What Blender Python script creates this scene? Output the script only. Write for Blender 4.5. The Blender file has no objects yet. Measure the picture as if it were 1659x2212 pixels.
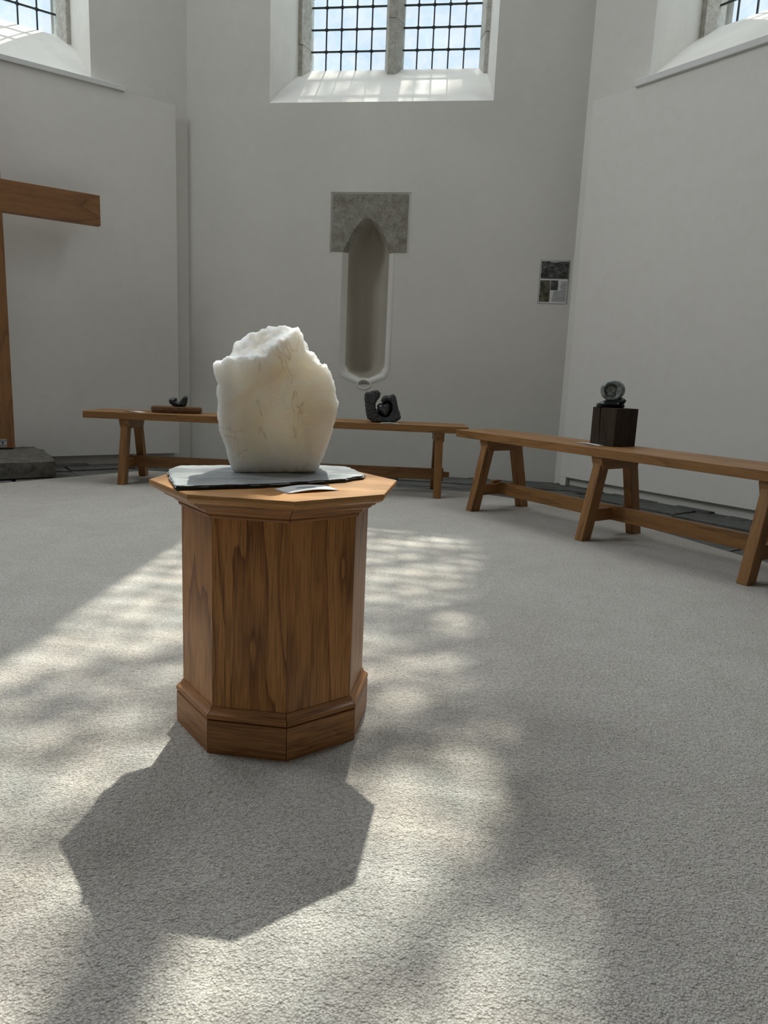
import bpy, bmesh, math, random
from mathutils import Vector, Matrix, noise
import numpy as np
R = math.radians
S = bpy.context.scene
C = S.collection

# ---------------------------------------------------------------- camera
CAM_H, PITCH, ROLL, FPX = .78, .189, .043, 1548.
cam = bpy.data.objects.new('camera', bpy.data.cameras.new('camera')); C.objects.link(cam)
fw = Vector((0, math.cos(PITCH), -math.sin(PITCH))); r0 = Vector((1, 0, 0)); u0 = r0.cross(fw)
cr, sr = math.cos(ROLL), math.sin(ROLL)
rt = cr*r0 + sr*u0; up = -sr*r0 + cr*u0
m = Matrix((rt, up, -fw)).transposed().to_4x4(); m.translation = (0, 0, CAM_H)
cam.matrix_world = m
cam.data.sensor_fit = 'VERTICAL'; cam.data.sensor_height = 32; cam.data.lens = 32*FPX/2212
cam.data.clip_start = .02; cam.data.clip_end = 300
S.camera = cam

# ---------------------------------------------------------------- world, sun, fill lamps, exposure
S.view_settings.view_transform = 'Standard'; S.view_settings.look = 'None'
S.view_settings.exposure = 0.0; S.view_settings.gamma = 1; S.view_settings.use_curve_mapping = False
SKY, SUN, FILL, ARCH_FILL = 1.0, 8.4, 1.0, 1.0
w = bpy.data.worlds.new('sky'); S.world = w; w.use_nodes = True
nt = w.node_tree; nt.nodes.clear(); N = nt.nodes.new; L = nt.links.new
tc = N('ShaderNodeTexCoord'); no = N('ShaderNodeTexNoise'); no.inputs['Scale'].default_value = 3; no.inputs['Detail'].default_value = 5
rp = N('ShaderNodeValToRGB'); rp.color_ramp.elements[0].position = .35; rp.color_ramp.elements[0].color = (.77, .90, 1.03, 1)
rp.color_ramp.elements[1].position = .65; rp.color_ramp.elements[1].color = (.88, .96, 1.04, 1)
bg = N('ShaderNodeBackground'); bg.inputs['Strength'].default_value = SKY; wo = N('ShaderNodeOutputWorld')
L(tc.outputs['Generated'], no.inputs['Vector']); L(no.outputs['Fac'], rp.inputs['Fac']); L(rp.outputs['Color'], bg.inputs['Color']); L(bg.outputs[0], wo.inputs[0])

sd = Vector((.0190, .42, .54)).normalized()
sun = bpy.data.objects.new('sun', bpy.data.lights.new('sun', 'SUN')); C.objects.link(sun)
sun.data.energy = SUN; sun.data.angle = R(.6); sun.data.color = (1, .93, .80)
sun.rotation_euler = sd.to_track_quat('Z', 'Y').to_euler()

def area(name, loc, target, sx, sy, power, col):
    o = bpy.data.objects.new(name, bpy.data.lights.new(name, 'AREA')); C.objects.link(o)
    o.data.shape = 'RECTANGLE'; o.data.size = sx; o.data.size_y = sy; o.data.energy = power; o.data.color = col
    o.location = loc; o.rotation_euler = (Vector(target)-Vector(loc)).to_track_quat('-Z', 'Y').to_euler()
    return o

# ---------------------------------------------------------------- plan of the octagonal room
def V2(a): return Vector((math.cos(R(a)), math.sin(R(a))))
AL, AB, AR = 36., -8.3, -53.5
LC = Vector((-1.657, 6.028)); db = V2(AB); RC = LC + db*3.018; dr = V2(AR); dl = V2(AL)
LC2 = LC - dl*3.05; RC2 = RC + dr*3.05
d2 = V2(81.5); dr2 = V2(-98.5)
LC3 = LC2 - d2*3.05; RC3 = RC2 + dr2*3.05
LC4 = LC3 + V2(-54)*3.05; RC4 = RC3 + V2(216.5)*3.05
ZTOP, ZF = 9.2, -.015
# each wall: start, end (room lies to the right of start->end seen from above)
WALLS = [('back', LC, RC), ('right', RC, RC2), ('left', LC2, LC), ('far_right', RC2, RC3), ('far_left', LC3, LC2),
         ('near_right', RC3, RC4), ('near_left', LC4, LC3), ('near', RC4, LC4)]
class Fr:
    def __init__(s, a, b):
        s.a = a; s.d = (b-a).normalized(); s.len = (b-a).length; s.n = Vector((-s.d.y, s.d.x))   # n points outward
    def P(s, x, off, z): q = s.a + s.d*x + s.n*off; return Vector((q.x, q.y, z))

# added lamps brighten the room: unseen openings behind the viewer, upper window parts
fb = Fr(LC, RC)
mid = Vector((-.71, 2.25))
for nm, a, b in WALLS:
    f = Fr(a, b)
    if nm in ('far_left', 'far_right'):
        area('added_fill_'+nm, f.P(f.len/2, .3, 4.9), f.P(f.len/2, -2, 3.2), 1.3, 3.2, {'far_left': 108, 'far_right': 2}[nm]*FILL, (.95, .98, 1.0))
    if nm in ('back', 'left', 'right'):      # added lamp outside each window's upper part, lifting sill, reveals and floor
        cx_ = {'back': 1.504, 'left': 3.05-.71-.845, 'right': 1.345}[nm]
        area('added_fill_'+nm, f.P(cx_, 1.15, 6.1), f.P(cx_, -1.6, 2.6), 1.5, 2.6, {'back': 150, 'left': 145, 'right': 150}[nm]*FILL, (.96, .985, 1.0))
    if nm == 'near_left':
        area('added_fill_'+nm, f.P(f.len/2, .3, 4.9), f.P(f.len/2, -2, 3.2), 1.3, 3.2, 1.5*FILL, (.97, .985, 1.0))
    if nm == 'near':
        area('added_fill_'+nm, f.P(f.len/2, .3, 2.2), f.P(f.len/2, -2, 2.0), 1.8, 3.6, 1*ARCH_FILL, (1, .97, .93))

# ---------------------------------------------------------------- materials
def mat(name):
    m_ = bpy.data.materials.new(name); m_.use_nodes = True
    nt = m_.node_tree; p = nt.nodes['Principled BSDF']
    return m_, nt, p
def nodes(nt): return nt.nodes.new, nt.links.new
def ramp(nt, a, ca, b, cb, mids=()):
    r = nt.nodes.new('ShaderNodeValToRGB'); e = r.color_ramp.elements
    e[0].position = a; e[0].color = (*ca, 1); e[1].position = b; e[1].color = (*cb, 1)
    for pz, c in mids: q = e.new(pz); q.color = (*c, 1)
    return r
def noi(nt, vec, scale, detail=4, rough=.55, dist=0):
    n = nt.nodes.new('ShaderNodeTexNoise'); n.inputs['Scale'].default_value = scale; n.inputs['Detail'].default_value = detail
    n.inputs['Roughness'].default_value = rough; n.inputs['Distortion'].default_value = dist
    if vec is not None: nt.links.new(vec, n.inputs['Vector'])
    return n
def bump(nt, p, h, strength, dist=.01, prev=None):
    b = nt.nodes.new('ShaderNodeBump'); b.inputs['Strength'].default_value = strength; b.inputs['Distance'].default_value = dist
    nt.links.new(h, b.inputs['Height'])
    if prev is not None: nt.links.new(prev.outputs[0], b.inputs['Normal'])
    nt.links.new(b.outputs[0], p.inputs['Normal']); return b
def mixc(nt, f, a, b, mode='MIX'):
    x = nt.nodes.new('ShaderNodeMix'); x.data_type = 'RGBA'; x.blend_type = mode
    for s_, v in ((0, f), (6, a), (7, b)):
        if isinstance(v, (int, float)): x.inputs[s_].default_value = v
        elif isinstance(v, tuple): x.inputs[s_].default_value = (*v, 1)
        else: nt.links.new(v, x.inputs[s_])
    return x
def mth(nt, op, a, b=None):
    x = nt.nodes.new('ShaderNodeMath'); x.operation = op
    for i, v in enumerate((a, b)):
        if v is None: continue
        if isinstance(v, (int, float)): x.inputs[i].default_value = v
        else: nt.links.new(v, x.inputs[i])
    return x.outputs[0]

def plaster(name, col, dirt=.06, bstr=.25):
    m_, nt, p = mat(name); tc = nt.nodes.new('ShaderNodeTexCoord'); o = tc.outputs['Object']
    n1 = noi(nt, o, 1.1, 5); n2 = noi(nt, o, 14, 6, .6); n3 = noi(nt, o, 90, 3)
    c2 = tuple(c*(1-dirt*1.6) for c in col); r1 = ramp(nt, .35, c2, .65, col); nt.links.new(n1.outputs['Fac'], r1.inputs['Fac'])
    r2 = ramp(nt, .3, (.965, .96, .95), .6, (1, 1, 1)); nt.links.new(n2.outputs['Fac'], r2.inputs['Fac'])
    x = mixc(nt, .8, r1.outputs['Color'], r2.outputs['Color'], 'MULTIPLY'); nt.links.new(x.outputs[2], p.inputs['Base Color'])
    p.inputs['Roughness'].default_value = .85; p.inputs['Specular IOR Level'].default_value = .2
    b1 = bump(nt, p, n1.outputs['Fac'], .2, .015); b2 = bump(nt, p, n2.outputs['Fac'], bstr, .004, b1); bump(nt, p, n3.outputs['Fac'], bstr*.6, .001, b2)
    return m_
M = {}
M['wall'] = plaster('wall_plaster', (.79, .775, .73), .04, .12)
M['reveal'] = plaster('reveal_plaster', (.74, .73, .69), .10, .35)
M['board'] = plaster('painted_board', (.82, .80, .765), .01, .03)
M['trim'] = plaster('painted_trim', (.80, .81, .80), .02, .06)

def wood(name, base, dark, fine, ring=9., ringamt=.75, rough=.42, across=5., along=.9, spec=.4):
    m_, nt, p = mat(name); N, L = nodes(nt)
    uv = N('ShaderNodeUVMap'); mp = N('ShaderNodeMapping'); L(uv.outputs[0], mp.inputs['Vector'])
    mp.inputs['Scale'].default_value = (across, along, 1)
    n = noi(nt, mp.outputs[0], 1.0, 5, .42, .1)
    t = mth(nt, 'MULTIPLY', n.outputs['Fac'], ring); fr = mth(nt, 'FRACT', t)
    rr = ramp(nt, 0, (1, 1, 1), 1, (.9, .9, .9), [(.05, (.05, .05, .05)), (.16, (.45, .45, .45)), (.4, (.9, .9, .9))]); L(fr, rr.inputs['Fac'])
    mp2 = N('ShaderNodeMapping'); L(uv.outputs[0], mp2.inputs['Vector']); mp2.inputs['Scale'].default_value = (260, 9, 1)
    n2 = noi(nt, mp2.outputs[0], 1, 4, .6)
    mp3 = N('ShaderNodeMapping'); L(uv.outputs[0], mp3.inputs['Vector']); mp3.inputs['Scale'].default_value = (28, 1.6, 1)
    n3 = noi(nt, mp3.outputs[0], 1, 3)
    a = mixc(nt, rr.outputs['Color'], dark, base); 
    a2 = mixc(nt, ringamt, base, a.outputs[2])
    r3 = ramp(nt, .3, (.78, .74, .70), .7, (1.08, 1.08, 1.08)); L(n3.outputs['Fac'], r3.inputs['Fac'])
    a3 = mixc(nt, .8, a2.outputs[2], r3.outputs['Color'], 'MULTIPLY')
    r2 = ramp(nt, .38, tuple([1-fine]*3), .56, (1, 1, 1)); L(n2.outputs['Fac'], r2.inputs['Fac'])
    a4 = mixc(nt, 1., a3.outputs[2], r2.outputs['Color'], 'MULTIPLY'); L(a4.outputs[2], p.inputs['Base Color'])
    p.inputs['Roughness'].default_value = rough; p.inputs['Specular IOR Level'].default_value = spec
    bump(nt, p, n2.outputs['Fac'], .12, .001)
    return m_
M['oak'] = wood('varnished_oak', (.56, .26, .085), (.17, .055, .014), .40, 13, .85, .36, 5., .62, .28)
M['oaktop'] = wood('varnished_oak_top', (.55, .28, .10), (.36, .15, .045), .30, 12, .4, .36, 6, 1.2)
M['oakbase'] = wood('varnished_oak_base', (.44, .20, .068), (.16, .055, .017), .4, 10, .5, .42, 16, 1.4)
M['bench'] = wood('bench_oak', (.34, .17, .058), (.12, .05, .016), .28, 6, .55, .45, 9, .9)
M['cross'] = wood('cross_oak', (.32, .155, .06), (.15, .06, .022), .22, 6, .6, .5, 5, .7)
M['block'] = wood('dark_block_wood', (.060, .042, .030), (.025, .016, .011), .45, 5, .6, .7, 8, 1.4, .2)
M['slice'] = wood('log_slice_wood', (.20, .10, .045), (.055, .025, .012), .35, 9, .8, .6, 14, 3.)

# carpet
m_, nt, p = mat('beige_carpet'); tc = nt.nodes.new('ShaderNodeTexCoord'); o = tc.outputs['Object']
n1 = noi(nt, o, 1.6, 4); n2 = noi(nt, o, 55, 5, .65); n3 = noi(nt, o, 330, 3, .7); n4 = noi(nt, o, 9, 4, .6, .6)
vo = nt.nodes.new('ShaderNodeTexVoronoi'); vo.inputs['Scale'].default_value = 250; nt.links.new(o, vo.inputs['Vector'])
r1 = ramp(nt, .35, (.575, .54, .49), .65, (.645, .61, .56)); nt.links.new(n1.outputs['Fac'], r1.inputs['Fac'])
r4 = ramp(nt, .25, (.88, .87, .855), .6, (1.03, 1.03, 1.03)); nt.links.new(n4.outputs['Fac'], r4.inputs['Fac'])
r3 = ramp(nt, .2, (1.05, 1.05, 1.05), .8, (.66, .65, .64)); nt.links.new(vo.outputs['Distance'], r3.inputs['Fac'])
x = mixc(nt, .7, r1.outputs['Color'], r4.outputs['Color'], 'MULTIPLY'); x = mixc(nt, .9, x.outputs[2], r3.outputs['Color'], 'MULTIPLY')
n5 = noi(nt, o, 120, 4, .7); r5 = ramp(nt, .34, (.60, .59, .57), .56, (1.04, 1.04, 1.04)); nt.links.new(n5.outputs['Fac'], r5.inputs['Fac'])
x = mixc(nt, .8, x.outputs[2], r5.outputs['Color'], 'MULTIPLY')
nt.links.new(x.outputs[2], p.inputs['Base Color']); p.inputs['Roughness'].default_value = 1; p.inputs['Specular IOR Level'].default_value = .05
p.inputs['Sheen Weight'].default_value = .25; p.inputs['Sheen Roughness'].default_value = .6
b = bump(nt, p, n4.outputs['Fac'], .5, .012); b = bump(nt, p, n2.outputs['Fac'], .9, .007, b); b = bump(nt, p, vo.outputs['Distance'], .8, -.0035, b); bump(nt, p, n3.outputs['Fac'], .5, .0025, b)
M['carpet'] = m_

def stone(name, cols, scale, bs, rough=.7, spec=.3, dist=.01):
    m_, nt, p = mat(name); tc = nt.nodes.new('ShaderNodeTexCoord'); o = tc.outputs['Object']
    n1 = noi(nt, o, scale, 6, .65, .3); n2 = noi(nt, o, scale*6, 5, .7)
    r = ramp(nt, .32, cols[0], .68, cols[1]); nt.links.new(n1.outputs['Fac'], r.inputs['Fac'])
    r2 = ramp(nt, .35, (.6, .6, .6), .62, (1.05, 1.05, 1.05)); nt.links.new(n2.outputs['Fac'], r2.inputs['Fac'])
    x = mixc(nt, .8, r.outputs['Color'], r2.outputs['Color'], 'MULTIPLY'); nt.links.new(x.outputs[2], p.inputs['Base Color'])
    p.inputs['Roughness'].default_value = rough; p.inputs['Specular IOR Level'].default_value = spec
    b = bump(nt, p, n1.outputs['Fac'], bs, dist); bump(nt, p, n2.outputs['Fac'], bs, dist*.3, b)
    return m_
M['flag'] = stone('slate_flagstones', ((.085, .09, .082), (.17, .175, .165)), 5, .6, .75)
M['slate'] = stone('grey_slate', ((.17, .185, .185), (.30, .315, .315)), 30, .7, .42, .5, .004)
m_, nt, p = mat('riven_slate'); tc = nt.nodes.new('ShaderNodeTexCoord'); mp = nt.nodes.new('ShaderNodeMapping'); nt.links.new(tc.outputs['Object'], mp.inputs['Vector'])
mp.inputs['Rotation'].default_value = (0, 0, R(-14)); mp.inputs['Scale'].default_value = (9, 55, 20)
n1 = noi(nt, mp.outputs[0], 1, 6, .65, .4); n2 = noi(nt, tc.outputs['Object'], 160, 4, .6)
r = ramp(nt, .32, (.17, .185, .19), .66, (.40, .42, .425)); nt.links.new(n1.outputs['Fac'], r.inputs['Fac']); nt.links.new(r.outputs['Color'], p.inputs['Base Color'])
p.inputs['Roughness'].default_value = .45; b = bump(nt, p, n1.outputs['Fac'], .8, .004); bump(nt, p, n2.outputs['Fac'], .4, .0015, b)
M['slate'] = m_
M['hollow'] = plaster('shaded_niche_plaster', (.56, .52, .45), .08, .2)  # brownish plaster, darkened to paint shade into the niche recess
M['jamb'] = stone('whitewashed_stone', ((.50, .48, .43), (.74, .72, .67)), 22, .9, .85, .2, .012)
M['surround'] = stone('niche_stone', ((.26, .245, .20), (.47, .45, .39)), 16, .8, .85, .2, .01)
M['concrete'] = stone('rough_concrete_block', ((.12, .115, .095), (.22, .21, .18)), 22, .9, .9, .2, .012)
M['rough_dark'] = stone('rough_dark_serpentine', ((.012, .014, .015), (.19, .195, .20)), 110, 1., .6, .4, .012)
M['smooth_dark'] = stone('polished_dark_stone', ((.035, .037, .04), (.06, .063, .068)), 20, .05, .25, .6)
M['green_dark'] = stone('dark_green_stone', ((.008, .013, .013), (.018, .028, .028)), 30, .1, .35, .5)
M['grey_green'] = stone('mottled_grey_green_stone', ((.05, .062, .06), (.42, .46, .45)), 55, .5, .3, .6, .004)
def plain(name, col, rough=.6, metal=0):
    m_, nt, p = mat(name); p.inputs['Roughness'].default_value = rough; p.inputs['Metallic'].default_value = metal
    tc = nt.nodes.new('ShaderNodeTexCoord'); n = noi(nt, tc.outputs['Object'], 40, 3); r = ramp(nt, .3, tuple(c*.92 for c in col), .7, col)
    nt.links.new(n.outputs['Fac'], r.inputs['Fac']); nt.links.new(r.outputs['Color'], p.inputs['Base Color']); return m_
M['lead'] = plain('lead', (.035, .045, .05), .6, .2)
M['paper'] = plain('white_card', (.78, .79, .80), .6)
M['ink'] = plain('ink', (.06, .06, .07), .7)
M['greyink'] = plain('small_print', (.30, .31, .32), .7)
M['frame'] = plain('grey_board_edge', (.42, .43, .41), .5)
M['dark'] = plain('dark_crack', (.008, .006, .005), .9)
M['steel'] = plain('bracket_steel', (.50, .50, .50), .5)
M['bark'] = plain('bark', (.10, .075, .05), .9); M['leaf'] = plain('leaf', (.07, .13, .035), .6); M['grass'] = plain('grass_ground', (.08, .12, .05), 1)
M['ceil'] = plaster('light_absorbing_ceiling', (.14, .10, .07)); M['absorb'] = plaster('light_absorbing_wall', (.20, .18, .15), .2, .4)  # unseen ceiling and walls coloured dark to cut bounced light

# old glass: thin, uneven transparency with a little haze
m_, nt, p = mat('old_leaded_glass'); N, L = nodes(nt); nt.nodes.remove(p)
out = nt.nodes['Material Output']; tr = N('ShaderNodeBsdfTransparent'); gl = N('ShaderNodeBsdfGlossy'); gl.inputs['Roughness'].default_value = .08
tl = N('ShaderNodeBsdfTranslucent'); tl.inputs['Color'].default_value = (.8, .9, 1, 1)
tc = N('ShaderNodeTexCoord'); n = noi(nt, tc.outputs['Object'], 7, 4, .6, .4); r = ramp(nt, .36, (.80, .92, .99), .6, (.97, .99, 1)); L(n.outputs['Fac'], r.inputs['Fac']); L(r.outputs['Color'], tr.inputs['Color'])
mx = N('ShaderNodeMixShader'); mx.inputs[0].default_value = .05; L(tr.outputs[0], mx.inputs[1]); L(gl.outputs[0], mx.inputs[2])
mx2 = N('ShaderNodeMixShader'); mx2.inputs[0].default_value = .06; L(mx.outputs[0], mx2.inputs[1]); L(tl.outputs[0], mx2.inputs[2]); L(mx2.outputs[0], out.inputs[0])
M['glass'] = m_

# alabaster
m_, nt, p = mat('white_alabaster'); N, L = nodes(nt); tc = N('ShaderNodeTexCoord'); o = tc.outputs['Object']
n1 = noi(nt, o, 7, 5, .6, .8); r = ramp(nt, .35, (.88, .84, .77), .62, (.95, .93, .90)); L(n1.outputs['Fac'], r.inputs['Fac'])
mp = N('ShaderNodeMapping'); L(o, mp.inputs['Vector']); mp.inputs['Scale'].default_value = (6, 3, 1.6); mp.inputs['Rotation'].default_value = (.3, .5, .4)
nv = noi(nt, mp.outputs[0], 1, 4, .6, 1.2); a_ = mth(nt, 'SUBTRACT', nv.outputs['Fac'], .53); a_ = mth(nt, 'ABSOLUTE', a_)
rv = ramp(nt, .0, (.55, .50, .44), .008, (1, 1, 1)); L(a_, rv.inputs['Fac'])
x = mixc(nt, .38, r.outputs['Color'], rv.outputs['Color'], 'MULTIPLY'); L(x.outputs[2], p.inputs['Base Color'])
p.inputs['Subsurface Weight'].default_value = .95; p.inputs['Subsurface Radius'].default_value = (1.0, .86, .70); p.inputs['Subsurface Scale'].default_value = .09
p.inputs['Roughness'].default_value = .5
mp2 = N('ShaderNodeMapping'); L(o, mp2.inputs['Vector']); mp2.inputs['Scale'].default_value = (42, 42, 95)
nf = noi(nt, mp2.outputs[0], 1, 5, .6, .5); n2 = noi(nt, o, 90, 5, .6); b = bump(nt, p, nf.outputs['Fac'], .55, .006); bump(nt, p, n2.outputs['Fac'], .3, .003, b)
M['alabaster'] = m_

# ---------------------------------------------------------------- mesh helpers
def obj(name, bm, m, parent=None, loc=None, smooth=False, bev=0, mats=None):
    me = bpy.data.meshes.new(name); bmesh.ops.recalc_face_normals(bm, faces=bm.faces); bm.to_mesh(me); bm.free()
    for f in me.polygons: f.use_smooth = smooth
    o = bpy.data.objects.new(name, me); C.objects.link(o)
    for q in (mats or [m]): me.materials.append(q)
    if parent is not None: o.parent = parent
    if loc is not None: o.location = loc
    if bev:
        b = o.modifiers.new('bevel', 'BEVEL'); b.width = bev; b.segments = 2; b.limit_method = 'ANGLE'; b.angle_limit = R(35)
    return o
def tag(o, label=None, cat=None, group=None, kind=None):
    for k, v in (('label', label), ('category', cat), ('group', group), ('kind', kind)):
        if v: o[k] = v
    return o
def thing(name, label, cat, loc=(0, 0, 0), rz=0, group=None):
    o = bpy.data.objects.new(name, None); C.objects.link(o); o.location = loc; o.rotation_euler = (0, 0, rz)
    o.empty_display_size = .05
    return tag(o, label, cat, group)
def struct(o): o['kind'] = 'structure'; return o
def BM(): return bmesh.new()
def hexa(bm, pts):
    v = [bm.verts.new(p) for p in pts]
    for f in ((0, 3, 2, 1), (4, 5, 6, 7), (0, 1, 5, 4), (1, 2, 6, 5), (2, 3, 7, 6), (3, 0, 4, 7)): bm.faces.new([v[i] for i in f])
def box(bm, c, s, rz=0):
    ca, sa = math.cos(rz), math.sin(rz); pts = []
    for z in (-.5, .5):
        for x, y in ((-.5, -.5), (.5, -.5), (.5, .5), (-.5, .5)):
            X, Y = x*s[0], y*s[1]; pts.append((c[0]+X*ca-Y*sa, c[1]+X*sa+Y*ca, c[2]+z*s[2]))
    hexa(bm, pts)
def fbox(bm, f, x0, x1, o0, o1, z0, z1):
    hexa(bm, [f.P(x0, o0, z0), f.P(x1, o0, z0), f.P(x1, o1, z0), f.P(x0, o1, z0), f.P(x0, o0, z1), f.P(x1, o0, z1), f.P(x1, o1, z1), f.P(x0, o1, z1)])
def grain(o, axis, seed=0):
    """UVs in metres: v along the grain, u across it."""
    me = o.data; ax = Vector(axis).normalized(); uv = me.uv_layers.new(name='UVMap'); rnd = random.Random(seed)
    off = {}
    for f in me.polygons:
        n = f.normal; t = n.cross(ax)
        if t.length < .3:
            t = ax.orthogonal().normalized(); k = ('e',); s = n.cross(t)
        else: t.normalize(); k = tuple(round(c, 1) for c in n); s = ax
        if k not in off: off[k] = (rnd.uniform(0, 9), rnd.uniform(0, 9))
        for li in f.loop_indices:
            P = me.vertices[me.loops[li].vertex_index].co
            uv.data[li].uv = (P.dot(t)+off[k][0], P.dot(s)+off[k][1])
    return o
def loft(bm, rings, close=True, cap0=False, cap1=False):
    vs = [[bm.verts.new(p) for p in r] for r in rings]; n = len(rings[0])
    for a, b in zip(vs, vs[1:]):
        for i in range(n if close else n-1):
            j = (i+1) % n; bm.faces.new((a[i], a[j], b[j], b[i]))
    if cap0: bm.faces.new(vs[0][::-1])
    if cap1: bm.faces.new(vs[-1])
    return vs
def rough(o, amp, sc, levels=0, seed=0, zmin=None, oct=4):
    """true displacement of a finished mesh by fractal noise"""
    me = o.data
    bm = BM(); bm.from_mesh(me); bm.normal_update()
    off = Vector((seed*7.1, seed*3.3, seed))
    d = [(v, v.normal*(amp*noise.fractal(v.co*sc+off, .8, 2.1, oct))) for v in bm.verts]
    for v, q in d:
        v.co += q
        if zmin is not None and v.co.z < zmin: v.co.z = zmin
    bm.to_mesh(me); bm.free(); return o
def subdiv(o, n, smooth=True):
    me = o.data; bm = BM(); bm.from_mesh(me)
    for _ in range(n):
        bmesh.ops.subdivide_edges(bm, edges=bm.edges[:], cuts=1, use_grid_fill=True, smooth=0)
    bm.to_mesh(me); bm.free()
    for f in me.polygons: f.use_smooth = smooth
    return o

# ---------------------------------------------------------------- walls with holes
W0, ZS, ZG, ZW, DG = 1.69, 2.773, 3.228, 7.7, .62     # window: width, sill z, glass foot z, head z, depth
XS = {'back': .66, 'right': .50, 'left': 3.05-.71-1.69}
WIN = ('back', 'right', 'left', 'far_left', 'far_right', 'near_left')
SPL = {'left': (.078, .012), 'right': (.002, .078)}
def spl(nm): return SPL.get(nm, (.078, .078))
def win_x(nm, f): return XS.get(nm, f.len/2-W0/2)

NX0, NX1, NZ0, NZS, NZT = 1.262, 1.652, .80, 1.70, 1.955
def niche_outline(ins=0., n=9, pt=True):
    x0, x1 = NX0+ins, NX1-ins; w_ = x1-x0; o = []
    o += [(x0+.03, NZ0-.03+ins*.5), (x0, NZ0+.03+ins*.5), (x0, NZS)]
    for i in range(1, 2*n):
        u = -1+i/n; o.append((x0+w_/2*(1+u), NZS+(NZT-ins-NZS)*(1-abs(u)**1.75)))
    o += [(x1, NZS), (x1, NZ0+.03+ins*.5), (x1-.03, NZ0-.03+ins*.5)]
    o += [(x0+w_*.62, NZ0-.075+ins*.5), (x0+w_*.38, NZ0-.075+ins*.5)]
    return o
def holed(bm, f, outer, holes, off=0):
    es = []
    for loop in [outer]+holes:
        vs = [bm.verts.new(f.P(x, off, z)) for x, z in loop]
        for i in range(len(vs)): es.append(bm.edges.new((vs[i], vs[(i+1) % len(vs)])))
    bmesh.ops.triangle_fill(bm, edges=es, use_beauty=True, use_dissolve=False)

ARCHX = (.65, 2.45, 4.3)
for k, (nm, a, b) in enumerate(WALLS):
    f = Fr(a, b); bm = BM(); holes = []
    if nm in WIN:
        x0 = win_x(nm, f); x1 = x0+W0; holes.append([(x0, ZS), (x1, ZS), (x1, ZW), (x0, ZW)])
    if nm == 'back': holes.append(niche_outline())
    if nm == 'near': holes.append([(.6, ZF+.002), (2.45, ZF+.002), (2.45, 4.2), (.6, 4.2)])
    holed(bm, f, [(0, ZF), (f.len, ZF), (f.len, ZTOP), (0, ZTOP)], holes)
    # outer face of the masonry, for thickness
    xo0, xo1 = -.30, f.len+.30; T = .72
    oh = []
    if nm in WIN: oh = [[(x0+.1, ZG-.05), (x1-.1, ZG-.05), (x1-.1, ZW), (x0+.1, ZW)]]
    if nm == 'near': oh = [[(.6, ZF+.002), (2.45, ZF+.002), (2.45, 4.2), (.6, 4.2)]]
    holed(bm, f, [(xo0, ZF), (xo1, ZF), (xo1, ZTOP), (xo0, ZTOP)], oh, T)
    if nm in WIN:   # splayed reveals, sloping sill, head
        sa_, sb_ = spl(nm); xi0, xi1 = x0+sa_, x1-sb_
        q = lambda pts: bm.faces.new([bm.verts.new(p) for p in pts])
        zi = ZS+(ZG-ZS)*.5/DG
        q([f.P(x0, 0, ZS), f.P(x0, 0, ZW), f.P(xi0, .5, ZW), f.P(xi0, .5, zi)]); q([f.P(xi0, .5, zi), f.P(xi0, .5, ZW), f.P(xi0, T, ZW), f.P(xi0, T, ZG-.05)])
        q([f.P(x1, 0, ZS), f.P(x1, 0, ZW), f.P(xi1, .5, ZW), f.P(xi1, .5, zi)]); q([f.P(xi1, .5, zi), f.P(xi1, .5, ZW), f.P(xi1, T, ZW), f.P(xi1, T, ZG-.05)])
        n_ = 8; vs = []
        for i in range(n_+1):
            y = DG*i/n_*1.0; e = min(1, y/.5)
            z = ZS+(ZG-ZS)*i/n_ + .012*math.sin(math.pi*i/n_)
            vs.append((bm.verts.new(f.P(x0+sa_*e, y, z)), bm.verts.new(f.P(x1-sb_*e, y, z))))
        vs.append((bm.verts.new(f.P(xi0, T, ZG-.03)), bm.verts.new(f.P(xi1, T, ZG-.03))))
        for p_, q_ in zip(vs, vs[1:]): bm.faces.new((p_[0], p_[1], q_[1], q_[0]))
        q([f.P(x0, 0, ZW), f.P(x1, 0, ZW), f.P(xi1, T, ZW), f.P(xi0, T, ZW)])
    o = obj('wall_'+nm, bm, M['wall'] if nm in ('back', 'left', 'right') else M['absorb']); struct(o)
    if nm in WIN:
        o.data.materials.append(M['reveal'])
        for p_ in o.data.polygons:
            c = p_.center; off = (Vector((c.x, c.y))-f.a).dot(f.n)
            if .01 < off < T-.01: p_.material_index = 1

# unseen dark box added beyond the arch to block sky light
fn = Fr(RC4, LC4); bm = BM()
q = lambda pts: bm.faces.new([bm.verts.new(p) for p in pts])
for x in (-.6, 3.6): q([fn.P(x, .72, ZF), fn.P(x, 5, ZF), fn.P(x, 5, 5), fn.P(x, .72, 5)])
q([fn.P(-.6, 5, ZF), fn.P(3.6, 5, ZF), fn.P(3.6, 5, 5), fn.P(-.6, 5, 5)]); q([fn.P(-.6, .72, 5), fn.P(3.6, .72, 5), fn.P(3.6, 5, 5), fn.P(-.6, 5, 5)])
q([fn.P(-.6, .5, ZF), fn.P(3.6, .5, ZF), fn.P(3.6, 5, ZF), fn.P(-.6, 5, ZF)])
struct(obj('wall_passage', bm, M['absorb']))

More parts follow.
